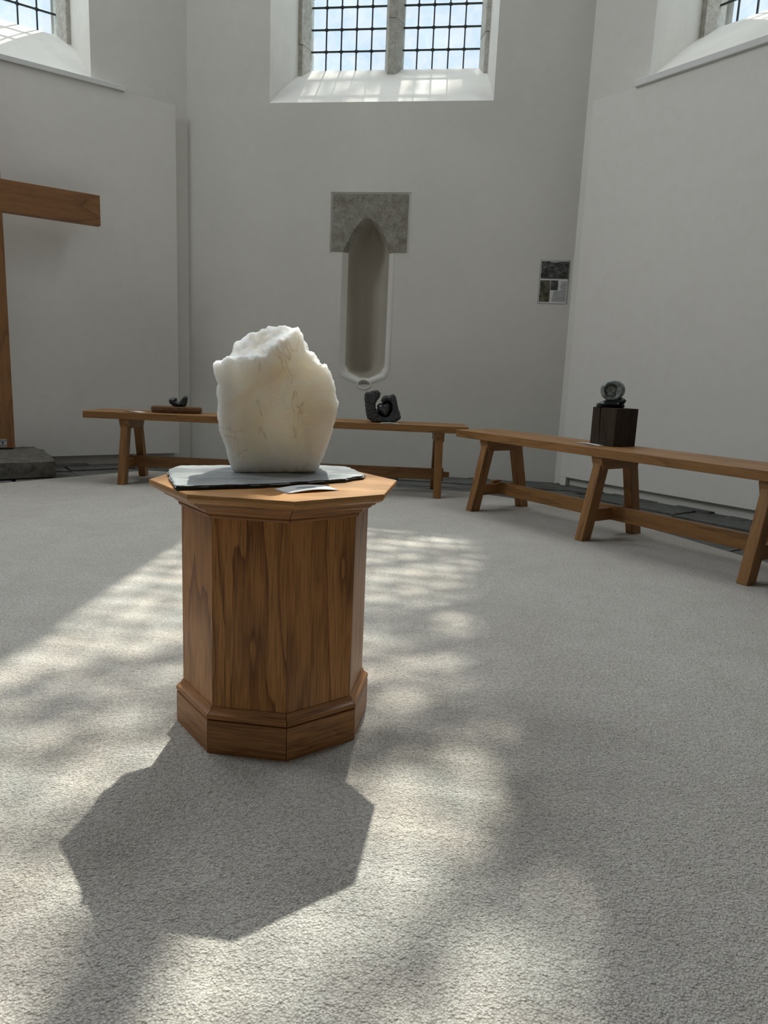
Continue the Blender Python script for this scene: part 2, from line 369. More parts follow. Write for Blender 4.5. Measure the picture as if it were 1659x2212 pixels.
# ---------------------------------------------------------------- windows
def window(idx, nm, f):
    x0 = win_x(nm, f)+spl(nm)[0]; x1 = win_x(nm, f)+W0-spl(nm)[1]; GL, GR = x0+(.06 if nm == 'right' else .075), x1-.075; mc = (GL+GR)/2; mw = .062
    bm = BM(); zb = ZG-.02
    q = lambda pts: bm.faces.new([bm.verts.new(p) for p in pts])
    for (u0, u1) in ((GL, mc-mw), (mc+mw, GR)):
        q([f.P(u0-.01, DG, zb), f.P(u1+.01, DG, zb), f.P(u1+.01, DG, ZW), f.P(u0-.01, DG, ZW)])
    wn = struct(obj('window_%d' % idx, bm, M['glass']))
    # jambs: hand cut stones, slightly uneven
    rnd = random.Random(idx)
    for side in (0, 1):
        bm = BM(); z = ZS+(ZG-ZS)*.49/DG-.03
        while z < ZW:
            h = rnd.uniform(.25, .45); z2 = min(z+h, ZW); e = rnd.uniform(-.007, .007)
            if side == 0: P4 = [(x0-.005, .49+e), (x0+.032+e, .49+e), (GL+e*.6, DG+.01), (GL+e*.6, DG+.08), (x0-.005, DG+.08)]
            else: P4 = [(x1+.005, .49+e), (x1-.032+e, .49+e), (GR+e*.6, DG+.01), (GR+e*.6, DG+.08), (x1+.005, DG+.08)]
            loft(bm, [[f.P(x, o_, z) for x, o_ in P4], [f.P(x, o_, z2-.004) for x, o_ in P4]], True, True, True); z = z2
        o = obj('jamb_stones', bm, M['jamb'], wn, bev=.006)
    bm = BM(); z = ZG-.12
    while z < ZW:
        z2 = min(z+rnd.uniform(.3, .6), ZW); e = rnd.uniform(-.004, .004)
        P6 = [(mc-.032+e, .50), (mc+.032+e, .50), (mc+mw+.012, DG+.01), (mc+mw+.012, DG+.07), (mc-mw-.012, DG+.07), (mc-mw-.012, DG+.01)]
        loft(bm, [[f.P(x, o_, z) for x, o_ in P6], [f.P(x, o_, z2-.003) for x, o_ in P6]], True, True, True); z = z2
    obj('mullion', bm, M['jamb'], wn, bev=.006)
    for (u0, u1) in ((GL, mc-mw), (mc+mw, GR)):
        bm = BM(); n = 5
        for i in range(1, n):
            x = u0+(u1-u0)*i/n; fbox(bm, f, x-.005, x+.005, DG-.006, DG+.006, zb, ZW)
        z = ZG+.140; k = 0
        while z < ZW:
            fbox(bm, f, u0, u1, DG-.007, DG+.007, z-.005, z+.005)
            for i in range(1, n):
                x = u0+(u1-u0)*i/n; box(bm, f.P(x, DG, z), (.02, .018, .02), R(45)+math.atan2(f.d.y, f.d.x))
            z += .164; k += 1
        obj('lead_lattice', bm, M['lead'], wn)
    return wn
for i, nm in enumerate(WIN):
    a, b = [(a, b) for n_, a, b in WALLS if n_ == nm][0]
    window(i+1, nm, Fr(a, b))

# floor, ceiling
bm = BM()
poly = [LC, RC, RC2, RC3, RC4, LC4, LC3, LC2]; cen = sum(poly, Vector((0, 0)))/8
bm.faces.new([bm.verts.new((cen.x+(p.x-cen.x)*1.2, cen.y+(p.y-cen.y)*1.2, ZTOP)) for p in poly]); struct(obj('ceiling', bm, M['ceil']))
bm = BM(); rnd = random.Random(4)
bm.faces.new([bm.verts.new((cen.x+(p.x-cen.x)*1.2, cen.y+(p.y-cen.y)*1.2, ZF-.012)) for p in poly])
for nm, a, b in WALLS:                       # uneven flagstones along the walls, lapping up to the plaster
    f = Fr(a, b); x = -.2
    while x < f.len+.1:
        w_ = rnd.uniform(.35, .8); y = -.01
        for _ in range(4):
            h = rnd.uniform(.17, .34); t = rnd.uniform(0, .008) + (.012 if y > -.1 else 0)
            n_ = 3; J = lambda: rnd.uniform(-.012, .012)
            top = [f.P(x+.008+J(), -y_, ZF+t) for y_ in ()]
            c4 = [(x+.008+J(), y-.008), (x+w_-.008+J(), y-.008+J()), (x+w_-.008+J(), y-h+.008+J()), (x+.008+J(), y-h+.008+J())]
            lo = [f.P(u, v, ZF-.012) for u, v in c4]; hi = [f.P(u, v, ZF+t) for u, v in c4]
            ins = all(True for _ in ())
            hexa(bm, lo+hi); y -= h
        x += w_
fl = struct(obj('floor', bm, M['flag'], bev=.004))
# slate packing at the wall foot
bm = BM(); rnd = random.Random(9)
for nm, x0, x1 in (('right', -.05, 3.), ('left', 0, 3.05), ('back', .1, 3.1)):
    a, b = [(a, b) for n_, a, b in WALLS if n_ == nm][0]; f = Fr(a, b); x = x0
    while x < x1:
        w_ = rnd.uniform(.1, .28); dz = rnd.uniform(.0, .022); dy = rnd.uniform(.05, .12) if nm != 'back' else rnd.uniform(.02, .07)
        c4 = [(x, .0), (x+w_, .0), (x+w_-rnd.uniform(0, .02), -dy), (x+rnd.uniform(0, .02), -dy)]
        lo = [f.P(u, v, ZF-.01) for u, v in c4]; hi = [f.P(u, v, ZF+.004+dz) for u, v in c4]; hexa(bm, lo+hi); x += w_
struct(obj('baseboard_stone', bm, M['flag'], bev=.004))

# boards below the side windows and their ledges
fr_, fl_ = Fr(RC, RC2), Fr(LC2, LC)
bm = BM(); fbox(bm, fl_, .05, fl_.len-.112, -.05, -.032, .072, 2.727); fbox(bm, fl_, .12, fl_.len-.25, -.032, 0, .16, .20); fbox(bm, fl_, .12, fl_.len-.25, -.032, 0, 2.5, 2.56)
tag(obj('wall_panel', bm, M['board'], bev=.0015), 'large white painted board covering the left wall behind the wooden cross', 'wall panel')
bm = BM(); fbox(bm, fr_, .085, fr_.len-.05, -.040, -.022, .068, 2.727); fbox(bm, fr_, .086, .14, -.039, -.002, ZF, .067); fbox(bm, fr_, .22, fr_.len-.25, -.022, 0, .16, .20); fbox(bm, fr_, .22, fr_.len-.25, -.022, 0, 2.5, 2.56)
tag(obj('wall_panel', bm, M['board'], bev=.0015), 'large white painted board covering the right wall behind the stone on its dark block', 'wall panel')
bm = BM(); fbox(bm, fl_, .1, fl_.len-.49, -.066, 0.0, 2.727, 2.762); struct(obj('trim_1', bm, M['trim'], bev=.003))
bm = BM(); fbox(bm, fr_, .43, fr_.len-.1, -.064, 0.0, 2.722, 2.762); struct(obj('trim_2', bm, M['trim'], bev=.003))

# ---------------------------------------------------------------- niche in the back wall
out_ = niche_outline(); n_ = len(out_)
inn = niche_outline(.034)
bm = BM(); rings = [[fb.P(x, 0, z) for x, z in out_], [fb.P(x+.006, .035, z+(.004 if z < 1 else 0)) for x, z in inn]]
cxn = (NX0+NX1)/2
for k in range(1, 6):          # rounded hollow
    t = k/6; sx = math.cos(t*math.pi/2)**.8; dpt = .035+.20*math.sin(t*math.pi/2)
    rings.append([fb.P(cxn+.006+(x-cxn)*sx, dpt, z if z > .9 else z+.10*t) for x, z in inn])
vs = loft(bm, rings); bm.faces.new(vs[-1])
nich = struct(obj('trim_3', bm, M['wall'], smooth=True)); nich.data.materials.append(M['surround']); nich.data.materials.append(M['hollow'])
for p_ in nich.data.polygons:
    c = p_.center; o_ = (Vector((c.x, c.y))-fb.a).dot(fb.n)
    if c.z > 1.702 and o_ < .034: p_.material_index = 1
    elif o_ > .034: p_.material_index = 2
m_ = nich.modifiers.new('e', 'EDGE_SPLIT'); m_.split_angle = R(38)
# plaster lip running round the lower part of the niche
bm = BM(); prof = []
op = [(x, z) for x, z in out_]
path = [op[2], op[1], op[0], op[-1], op[-2], op[-3], op[-4], op[-5]]
rl = []
for i, (x, z) in enumerate(path):
    dx = x-cxn; dz = z-(1.3 if z > .85 else 1.0); L_ = math.hypot(dx, dz if z < .85 else 0) or 1
    nx, nz = (dx/abs(dx), 0) if z > .9 else (dx/L_, dz/L_)
    wl = .020 if z > .9 else .030
    rl.append([fb.P(x, .002, z), fb.P(x+nx*wl*.3, -.0035, z+nz*wl*.3), fb.P(x+nx*wl*.8, -.003, z+nz*wl*.8), fb.P(x+nx*wl*1.2, .003, z+nz*wl*1.2)])
loft(bm, rl, close=False)
struct(obj('trim_4', bm, M['wall'], smooth=True))
# broken drain under the niche
bm = BM(); rr = []
for rad, off in ((.080, .002), (.064, -.006), (.052, -.005), (.036, .03)):
    rr.append([fb.P(cxn+.01+rad*math.cos(t)*.9, off, .705+rad*.55*math.sin(t)-(.01 if rad > .05 else 0)) for t in [i*2*math.pi/20 for i in range(20)]])
vs = loft(bm, rr); bm.faces.new(vs[-1]); dr_ = struct(obj('trim_5', bm, M['wall'], smooth=True))
bm = BM(); rr = []
for k_, off in ((1., -.006), (.55, -.009)):
    rr.append([fb.P(cxn+.01+.044*k_*math.cos(t), off, .712-.010*math.cos(t*2)+.014*k_*math.sin(t)) for t in [i*2*math.pi/20 for i in range(20)]])
vs = loft(bm, rr); bm.faces.new(vs[-1]); rough(obj('broken_stone', bm, M['surround'], dr_, smooth=True), .004, 60, seed=3)

# carved stone surround: block with a pointed arch cut from it
bm = BM()
sx0, sx1, sz0, sz1 = 1.172, 1.758, 1.708, 2.128
arch = []
ax0, ax1 = NX0+.005, NX1-.005
arch = [(ax0, sz0)]
for i in range(1, 18):
    u = -1+i/9; arch.append((ax0+(ax1-ax0)/2*(1+u), NZS+(NZT+.006-NZS)*(1-abs(u)**1.75)))
arch.append((ax1, sz0))
loopo = [(sx0, sz0), (sx0-.0, sz1), (sx1, sz1), (sx1, sz0)]+arch[::-1]
for off in (-.006,):
    es = []; vf = [bm.verts.new(fb.P(x, off, z)) for x, z in loopo]
    for i in range(len(vf)): es.append(bm.edges.new((vf[i], vf[(i+1) % len(vf)])))
    bmesh.ops.triangle_fill(bm, edges=es, use_beauty=True)
vb = [bm.verts.new(fb.P(x, .0, z)) for x, z in loopo[:4]]
for i in range(3): bm.faces.new((vf[i], vf[i+1], vb[i+1], vb[i]))
# soffit of the arch
loft(bm, [[fb.P(x, -.006, z) for x, z in arch], [fb.P(x+(cxn-x)*.01, .004, z-.004) for x, z in arch]], close=False)
o = obj('trim_6', bm, M['surround']); struct(o)
bm = BM()
fbox(bm, fb, sx0-.016, sx0-.010, -.006, .0, sz0-.01, sz1+.016); fbox(bm, fb, sx0-.016, sx1+.016, -.006, .0, sz1+.010, sz1+.016); fbox(bm, fb, sx1+.008, sx1+.013, -.004, .0, sz0, sz1+.012)
struct(obj('trim_7', bm, M['reveal']))

# ---------------------------------------------------------------- carpet
vis = [(-2.64, 4.30), (-2.456, 4.507), (-2.172, 4.87), (-1.80, 5.34), (-.6, 5.14), (.126, 5.03), (.613, 4.97), (.95, 4.70), (1.334, 4.323), (1.593, 3.70), (1.792, 3.24), (2.2, 2.3), (2.0, .9), (.9, -.5), (-1.3, -.7), (-2.9, .3), (-3.4, 1.8), (-3.0, 3.4)]
rnd = random.Random(2); pts = []
for (x0, y0), (x1, y1) in zip(vis, vis[1:]+vis[:1]):
    n = max(2, int(math.hypot(x1-x0, y1-y0)/.08))
    for i in range(n):
        t = i/n; pts.append((x0+(x1-x0)*t+rnd.uniform(-.004, .004), y0+(y1-y0)*t+rnd.uniform(-.004, .004)))
bm = BM(); loft(bm, [[(x, y, ZF) for x, y in pts], [(x, y, -.004) for x, y in pts], [(x+(-.6-x)*.003, y+(2.3-y)*.003, 0) for x, y in pts]], True, False, True)
tag(obj('carpet', bm, M['carpet']), 'pale beige wool carpet covering the floor under the pedestal and benches', 'carpet')

# ---------------------------------------------------------------- pedestal
PX, PY, PA = -.233, 1.544, .26
ped = thing('pedestal', 'octagonal varnished oak pedestal in the middle of the carpet', 'pedestal', (PX, PY, 0))
def octp(r, z, k, dx=0): t = PA+math.pi/4*k; return Vector((r*math.sin(t), -r*math.cos(t), z))
def oct_seg(bm, prof, k, gap=.0007, caps=True):
    a0 = [octp(r, z, k) for r, z in prof]; a1 = [octp(r, z, k+1) for r, z in prof]
    d = (a1[0]-a0[0]).normalized()*gap
    loft(bm, [[p+d for p in a0], [p-d for p in a1]], True, True, True)
for k in range(8):
    bm = BM(); oct_seg(bm, [(.2035, .08), (.2035, .505), (.185, .505), (.185, .08)], k, .0002)
    grain(obj('side_panel', bm, M['oak'], ped), (0, 0, 1), 11+k*3)
    bm = BM(); oct_seg(bm, [(.2184, 0), (.2184, .069), (.2170, .0714), (.2, .0714), (.2, 0)], k)
    ax = octp(1, 0, k+1)-octp(1, 0, k); grain(obj('base_board', bm, M['oakbase'], ped), ax, 40+k)
    bm = BM(); oct_seg(bm, [(.2125, .0714), (.2135, .0745), (.2185, .0755), (.2192, .080), (.2175, .0845), (.2125, .087), (.2085, .0905), (.2075, .0955), (.2055, .098), (.198, .098), (.198, .0714)], k)
    grain(obj('base_moulding', bm, M['oakbase'], ped), ax, 60+k)
    bm = BM(); oct_seg(bm, [(.2045, .492), (.2090, .493), (.2105, .497), (.2095, .500), (.216, .503), (.2195, .508), (.2205, .5115), (.2320, .5125), (.2385, .517), (.2400, .5215), (.2470, .522), (.2500, .526), (.198, .526), (.198, .492)], k)
    grain(obj('top_moulding', bm, M['oakbase'], ped), ax, 80+k)
bm = BM(); loft(bm, [[octp(r, z, k) for k in range(8)] for r, z in ((.250, .5262), (.2585, .5285), (.2660, .5335), (.2682, .5385), (.2682, .5440), (.2670, .546))], True, True, True)
grain(obj('tabletop', bm, M['oaktop'], ped), (1, .35, 0), 5)

# slate slab
sl = [(-.481, 1.575), (-.478, 1.640), (-.44, 1.655), (-.386, 1.676), (-.307, 1.715), (-.22, 1.738), (-.154, 1.755), (-.103, 1.760), (-.085, 1.73), (-.07, 1.695), (-.060, 1.66), (-.046, 1.628), (-.050, 1.60), (-.071, 1.575), (-.085, 1.548), (-.16, 1.485), (-.252, 1.419), (-.33, 1.382), (-.400, 1.347), (-.425, 1.41), (-.451, 1.479), (-.47, 1.53)]
cxs, cys = -.26, 1.56
rnd = random.Random(3); P_ = []
for (x0, y0), (x1, y1) in zip(sl, sl[1:]+sl[:1]):
    for i in range(5):
        t = i/5; P_.append((x0+(x1-x0)*t+rnd.uniform(-.0015, .0015), y0+(y1-y0)*t+rnd.uniform(-.0015, .0015)))
bm = BM(); rings = []
zt = .5555
for k_, z in ((.985, .5463), (.995, .549), (1.0, .5515), (.985, .5530), (.992, .5545), (.975, zt), (.85, zt), (.7, zt), (.5, zt), (.3, zt), (.12, zt)):
    rings.append([(cxs+(x-cxs)*k_*(1+(rnd.uniform(-.006, .006) if k_ > .9 else 0)), cys+(y-cys)*k_*(1+(rnd.uniform(-.006, .006) if k_ > .9 else 0)), z) for x, y in P_])
loft(bm, rings, True, True, True)
o = obj('slate_slab', bm, M['slate'], smooth=False); 
for v in o.data.vertices:
    if v.co.z > .554: v.co.z += .0012*noise.fractal(Vector((v.co.x*8+v.co.y*3, v.co.y*45, 0)), .8, 2, 4)
o.data.materials.append(stone('shaded_slate_edge', ((.02, .022, .022), (.05, .053, .053)), 60, .8, .6, .4, .004))  # side faces coloured near black, shade painted into the slate
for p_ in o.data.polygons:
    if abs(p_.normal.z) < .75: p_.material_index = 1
tag(o, 'thin rough-edged grey slate slab under the white alabaster sculpture', 'slate slab')

# white alabaster sculpture
F_ = [(-.081, -.004), (-.094, .005), (-.1, .024), (-.106, .045), (-.115, .07), (-.123, .095), (-.126, .122), (-.124, .147), (-.127, .169), (-.125, .192), (-.134, .212), (-.136, .232), (-.121, .238), (-.102, .25), (-.084, .248), (-.056, .252), (-.031, .256), (-.016, .271), (.002, .287), (.021, .301), (.042, .313), (.052, .299), (.063, .271), (.076, .259), (.092, .244), (.106, .237), (.116, .224), (.126, .201), (.129, .178), (.134, .153), (.131, .121), (.124, .091), (.114, .059), (.103, .031), (.096, .007), (.09, .004), (.056, .002), (.016, .004), (-.023, -.001), (-.052, -.001)]
B_ = [(-.062, -.018), (-.081, -.012), (-.087, .009), (-.096, .032), (-.106, .059), (-.114, .086), (-.117, .115), (-.116, .141), (-.119, .165), (-.12, .19), (-.132, .211), (-.136, .232), (-.118, .24), (-.1, .256), (-.088, .285), (-.074, .3), (-.054, .309), (-.034, .315), (-.01, .327), (.016, .327), (.053, .321), (.066, .308), (.079, .277), (.098, .266), (.111, .246), (.125, .237), (.131, .22), (.138, .2), (.143, .175), (.146, .147), (.143, .113), (.135, .081), (.125, .047), (.113, .016), (.105, -.008), (.092, -.012), (.07, -.013), (.028, -.013), (-.015, -.015), (-.046, -.017)]
def resample(pts, k):
    o_ = []
    n = len(pts)
    for i in range(n):
        for j in range(k):
            t = j/k; a = Vector(pts[i]); b = Vector(pts[(i+1) % n]); o_.append(a*(1-t)+b*t)
    return o_
K = 4; Fp, Bp = resample(F_, K), resample(B_, K)
cF, cB = Vector((.0, .13)), Vector((.01, .13))
rings = []
def ring(P_, c_, s_, y): rings.append([Vector((c_.x+(p.x-c_.x)*s_, y, max(0, c_.y+(p.y-c_.y)*s_))) for p in P_])
for s_, y in ((.04, .020), (.15, .019), (.28, .016), (.42, .012), (.56, .007), (.68, .0035), (.78, .0015), (.86, 0), (.92, .0005), (.97, .005), (1.0, .013)): ring(Fp, cF, s_, y)
for t, bul in ((.14, .004), (.3, .006), (.46, .008), (.62, .007), (.78, .004), (.92, 0)):
    rings.append([Vector((a.x*(1-t)+b.x*t, .013+.107*t, max(0, a.y*(1-t)+b.y*t+(-.012*math.sin(math.pi*t) if a.y > .24 else 0)))) for a, b in zip(Fp, Bp)])
for s_, y in ((.97, .128), (.9, .137), (.8, .141), (.68, .134), (.56, .119), (.44, .100), (.3, .085), (.18, .079), (.06, .077)): ring(Bp, cB, s_, y)
bm = BM(); loft(bm, rings, True, True, True)
o = obj('alabaster_sculpture', bm, M['alabaster'], smooth=True)
bm = BM(); bm.from_mesh(o.data); bmesh.ops.smooth_vert(bm, verts=bm.verts, factor=.12, use_axis_x=True, use_axis_y=True, use_axis_z=True)
bmesh.ops.subdivide_edges(bm, edges=bm.edges[:], cuts=1, use_grid_fill=True); bm.normal_update()
mv = []
for v in bm.verts:
    p = v.co; q = p.copy(); front = 1 if p.y < .03 else 0
    if v.normal.y < -.7 and front:
        c_ = max(0, 1-((p.x-.02)/.07)**2-((p.z-.12)/.09)**2)      # flaked hollow in the face
        c2_ = c_*min(1, math.hypot(p.x, p.z-.13)/.045)**2
        d = .005*c2_*noise.fractal(Vector((p.x*38, 2, p.z*85)), .8, 2, 4) + .0012*noise.fractal(p*16, .8, 2, 2)*min(1, math.hypot(p.x, p.z-.13)/.045)
        d -= .006*c_
        d += .0045*math.exp(-((p.x+.100+.05*abs(p.z-.12))/.012)**2) - .004*math.exp(-((p.x+.078+.03*abs(p.z-.12))/.010)**2) + .003*math.exp(-((p.x-.075-.1*(p.z-.12))/.012)**2)
    else:
        top = max(0, v.normal.z)
        d = (.002+.0045*top)*noise.fractal(p*60, .8, 2.1, 5)+.002*noise.fractal(p*15, .8, 2, 3)
    mv.append((v, v.normal*d))
for v, d in mv:
    v.co += d
    if v.co.z < 0: v.co.z = 0
bm.to_mesh(o.data); bm.free()
for f_ in o.data.polygons: f_.use_smooth = True
ang = R(13.5); o.location = (-.2415, 1.5745-.006, .5562); o.rotation_euler = (0, 0, ang)
tag(o, 'large translucent white alabaster stone sculpture with rough peaked top, on the slate slab', 'sculpture')

# card on the pedestal
def card(name, label, corners, z, curl, text=True, group=None):
    a, b, c_, d = [Vector((*q, 0)) for q in corners]   # back-left, front-left, front-right, back-right
    bm = BM(); n = 12; g = []
    for i in range(n+1):
        t = i/n; h = z+curl*math.sin(math.pi*t)
        g.append((bm.verts.new((a*(1-t)+d*t)+Vector((0, 0, h))), bm.verts.new((b*(1-t)+c_*t)+Vector((0, 0, h)))))
    for p_, q_ in zip(g, g[1:]): bm.faces.new((p_[0], p_[1], q_[1], q_[0]))
    o_ = obj(name, bm, M['paper'], smooth=True); s_ = o_.modifiers.new('s', 'SOLIDIFY'); s_.thickness = .0005; s_.offset = -1
    tag(o_, label, 'card', group)
    if text:
        bm = BM(); rnd = random.Random(5); t = .30
        rows = ((.42, .30, .66, .085), (.60, .36, .60, .04))
        for v0, t0, t1, hh in rows:
            t = t0
            while t < t1:
                w_ = rnd.uniform(.012, .026)
                q4 = []
                for tt, vv in ((t, v0), (t+w_, v0), (t+w_, v0+hh), (t, v0+hh)):
                    P4 = (a*(1-tt)+d*tt)*(1-vv)+(b*(1-tt)+c_*tt)*vv; q4.append(bm.verts.new(P4+Vector((0, 0, z+curl*math.sin(math.pi*tt)+.0004))))
                bm.faces.new(q4); t += w_+.008
        obj('printed_text', bm, M['ink'], o_)
    return o_
card('label_card', 'small white printed card curling up on the front of the oak pedestal', [(-.221, 1.417), (-.187, 1.364), (-.093, 1.433), (-.125, 1.488)], .5468, .0045)

# ---------------------------------------------------------------- benches
SEATZ = .468
def bench(label, p0, ang, legs, length, depth=.345, group='oak benches along the walls'):
    t = thing('bench', label, 'bench', (p0[0], p0[1], 0), ang, group)
    yc = depth/2; ST = .045
    for (y0, y1) in ((0, .190), (.212, depth)):
        bm = BM(); box(bm, (length/2, (y0+y1)/2, SEATZ-ST/2), (length, y1-y0, ST)); grain(obj('seat_plank', bm, M['bench'], t, bev=.003), (1, 0, 0), int(y0*100)+len(label))
    zb = SEATZ-ST
    for i, x in enumerate(legs):
        bm = BM(); hw, lw = .135, .155        # trapezoid bearer under the seat
        for q in (0,):
            pr = [(-hw, -.062), (hw, -.062), (lw, -.012), (lw, 0), (-lw, 0), (-lw, -.012)]
            loft(bm, [[(x-.032, yc+y, zb+z) for y, z in pr], [(x+.032, yc+y, zb+z) for y, z in pr]], True, True, True)
        grain(obj('bearer', bm, M['bench'], t, bev=.002), (0, 1, 0), 3+i)
        for s_ in (-1, 1):
            bm = BM(); yt, yb = s_*.112, s_*.205; w2, h2 = .024, .034
            hexa(bm, [(x-w2, yc+yb-h2, 0), (x+w2, yc+yb-h2, 0), (x+w2, yc+yb+h2, 0), (x-w2, yc+yb+h2, 0),
                      (x-w2, yc+yt-h2, zb-.03), (x+w2, yc+yt-h2, zb-.03), (x+w2, yc+yt+h2, zb-.03), (x-w2, yc+yt+h2, zb-.03)])
            grain(obj('leg', bm, M['bench'], t, bev=.003), (0, s_*.093, -.4), 20+i*2+s_)
        bm = BM(); box(bm, (x, yc, .125), (.034, .36, .062)); grain(obj('cross_rail', bm, M['bench'], t, bev=.002), (0, 1, 0), 33+i)
    bm = BM(); x0, x1 = legs[0]-.075, legs[-1]+.075
    box(bm, ((legs[0]+legs[-1])/2, yc, .130), (legs[-1]-legs[0], .034, .074)); grain(obj('stretcher', bm, M['bench'], t, bev=.002), (1, 0, 0), 51)
    for xe, s_ in ((legs[0], -1), (legs[-1], 1)):
        bm = BM(); box(bm, (xe+s_*.052, yc, .130), (.072, .030, .034)); grain(obj('tenon', bm, M['bench'], t, bev=.002), (1, 0, 0), 53)
        bm = BM(); box(bm, (xe+s_*.033, yc, .130), (.028, .07, .085)); grain(obj('wedge', bm, M['bench'], t, bev=.002), (0, 1, 0), 54)
    return t
B1A = math.atan2(4.685-4.694, .519+1.992)
bench('long oak bench along the back wall, behind the pedestal', (-1.992, 4.694), B1A, (.262, 1.30, 2.335), 2.52)
B2A = math.atan2(2.947-4.464, 1.573-.418)
B2A = math.atan2(-.822, .570)
bench('oak bench on the right carrying the dark wooden block', (.425, 4.455), B2A, (.235, 1.075, 1.93), 2.20)

# ---------------------------------------------------------------- wooden cross on its concrete foot
cr_x = lambda s: fl_.len-s
cross = thing('wooden_cross', 'tall plain oak cross standing by the left wall, cut by the photo edge', 'cross', fl_.P(cr_x(1.47), -.27, .17))
inv = Matrix.Translation(-Vector(cross.location))
def local(o): o.data.transform(inv); return o
bm = BM(); fbox(bm, fl_, cr_x(1.573), cr_x(1.373), -.30, -.24, .170, 2.5)
o = obj('post', bm, M['cross'], cross, bev=.003); grain(local(o), (0, 0, 1), 7)
bm = BM(); fbox(bm, fl_, cr_x(2.195), cr_x(.752), -.302, -.238, 1.729, 1.931)
o = obj('crossbar', bm, M['cross'], cross, bev=.003); grain(local(o), (fl_.d.x, fl_.d.y, 0), 8)
bm = BM(); fbox(bm, fl_, cr_x(1.475), cr_x(1.425), -.3045, -.3, .178, .232)
o = local(obj('bracket', bm, M['steel'], cross))
bm = BM()
for (dx, dz) in ((.010, .010), (.010, .044), (.040, .010), (.040, .044)): fbox(bm, fl_, cr_x(1.475)+dx-.004, cr_x(1.475)+dx+.004, -.3055, -.3045, .178+dz-.004, .178+dz+.004)
fbox(bm, fl_, cr_x(1.45)-.003, cr_x(1.45)+.003, -.3055, -.3045, .184, .226); fbox(bm, fl_, cr_x(1.45)-.010, cr_x(1.45)+.010, -.3055, -.3045, .209, .214)
bm2 = local(obj('screws', bm, M['ink'], o))

bm = BM(); f = fl_
xa, xb = cr_x(1.82), cr_x(1.18)
prof = [(-.61, 0), (-.61, .105), (-.60, .108), (-.36, .158), (-.20, .166), (-.16, .158), (-.14, 0)]
NSEG = 24; rg = []
for i in range(NSEG+1):
    x = xa+(xb-xa)*i/NSEG; rg.append([f.P(x, o_, z-(.02*(z > .12) if i >= NSEG-1 else 0)) for o_, z in prof])
bm_v = loft(bm, rg, True, True, True)
o = obj('concrete_block', bm, M['concrete']); subdiv(o, 2, False); 
bm = BM(); bm.from_mesh(o.data); bm.normal_update()
for v, d in [(v, v.normal*(.004*noise.fractal(v.co*26, .8, 2, 4))) for v in bm.verts if v.co.z > .004]: v.co += d
bm.to_mesh(o.data); bm.free()
tag(o, 'rough grey concrete block on the floor carrying the foot of the wooden cross', 'block')

# ---------------------------------------------------------------- poster by the corner of the back wall
px0, px1, pz0, pz1 = 2.775, 2.996, 1.357, 1.675
po = thing('poster', 'small white information poster with three photographs, beside the right corner of the back wall', 'poster', fb.P((px0+px1)/2, -.004, (pz0+pz1)/2))
inv = Matrix.Translation(-Vector(po.location))
def pq(name, a0, b0, a1, b1, off, m_, par=po):
    bm = BM(); fbox(bm, fb, px0+(px1-px0)*a0, px0+(px1-px0)*a1, -off-.0012, -off, pz1-(pz1-pz0)*b1, pz1-(pz1-pz0)*b0); o_ = obj(name, bm, m_, par); local(o_); return o_
def photo(name, cols, sc, seed):
    m_, nt, p = mat(name); tc = nt.nodes.new('ShaderNodeTexCoord'); n1 = noi(nt, tc.outputs['Object'], sc, 5, .6, .8); r = ramp(nt, .32, cols[0], .68, cols[-1], [(.5, cols[1])])
    nt.links.new(n1.outputs['Fac'], r.inputs['Fac']); nt.links.new(r.outputs['Color'], p.inputs['Base Color']); p.inputs['Roughness'].default_value = .5; return m_
pq('backing_board', 0, 0, 1, 1, 0, M['frame']); pq('sheet', .025, .015, .955, .985, .0015, M['paper'])
pq('photograph', .045, .035, .955, .425, .003, photo('print_rock', ((.012, .013, .014), (.075, .07, .06), (.20, .21, .23)), 38, 1))
pq('photograph', .045, .465, .385, .955, .003, photo('print_green', ((.02, .018, .008), (.09, .085, .05), (.20, .19, .16)), 22, 2))
pq('photograph', .405, .465, .645, .685, .003, photo('print_small', ((.02, .022, .02), (.07, .075, .07), (.15, .16, .15)), 50, 3))
pq('clip', .34, .03, .60, .065, .0045, M['frame'])
bm = BM(); rnd = random.Random(8)
for i in range(17):
    b0 = .49+i*.027; a0 = .70+rnd.uniform(0, .1) if i < 8 else .45+rnd.uniform(0, .12)
    if i in (3,): a0 = .74
    fbox(bm, fb, px0+(px1-px0)*a0, px0+(px1-px0)*.925, -.0042, -.003, pz1-(pz1-pz0)*(b0+.013), pz1-(pz1-pz0)*b0)
local(obj('printed_text', bm, M['greyink'], po))

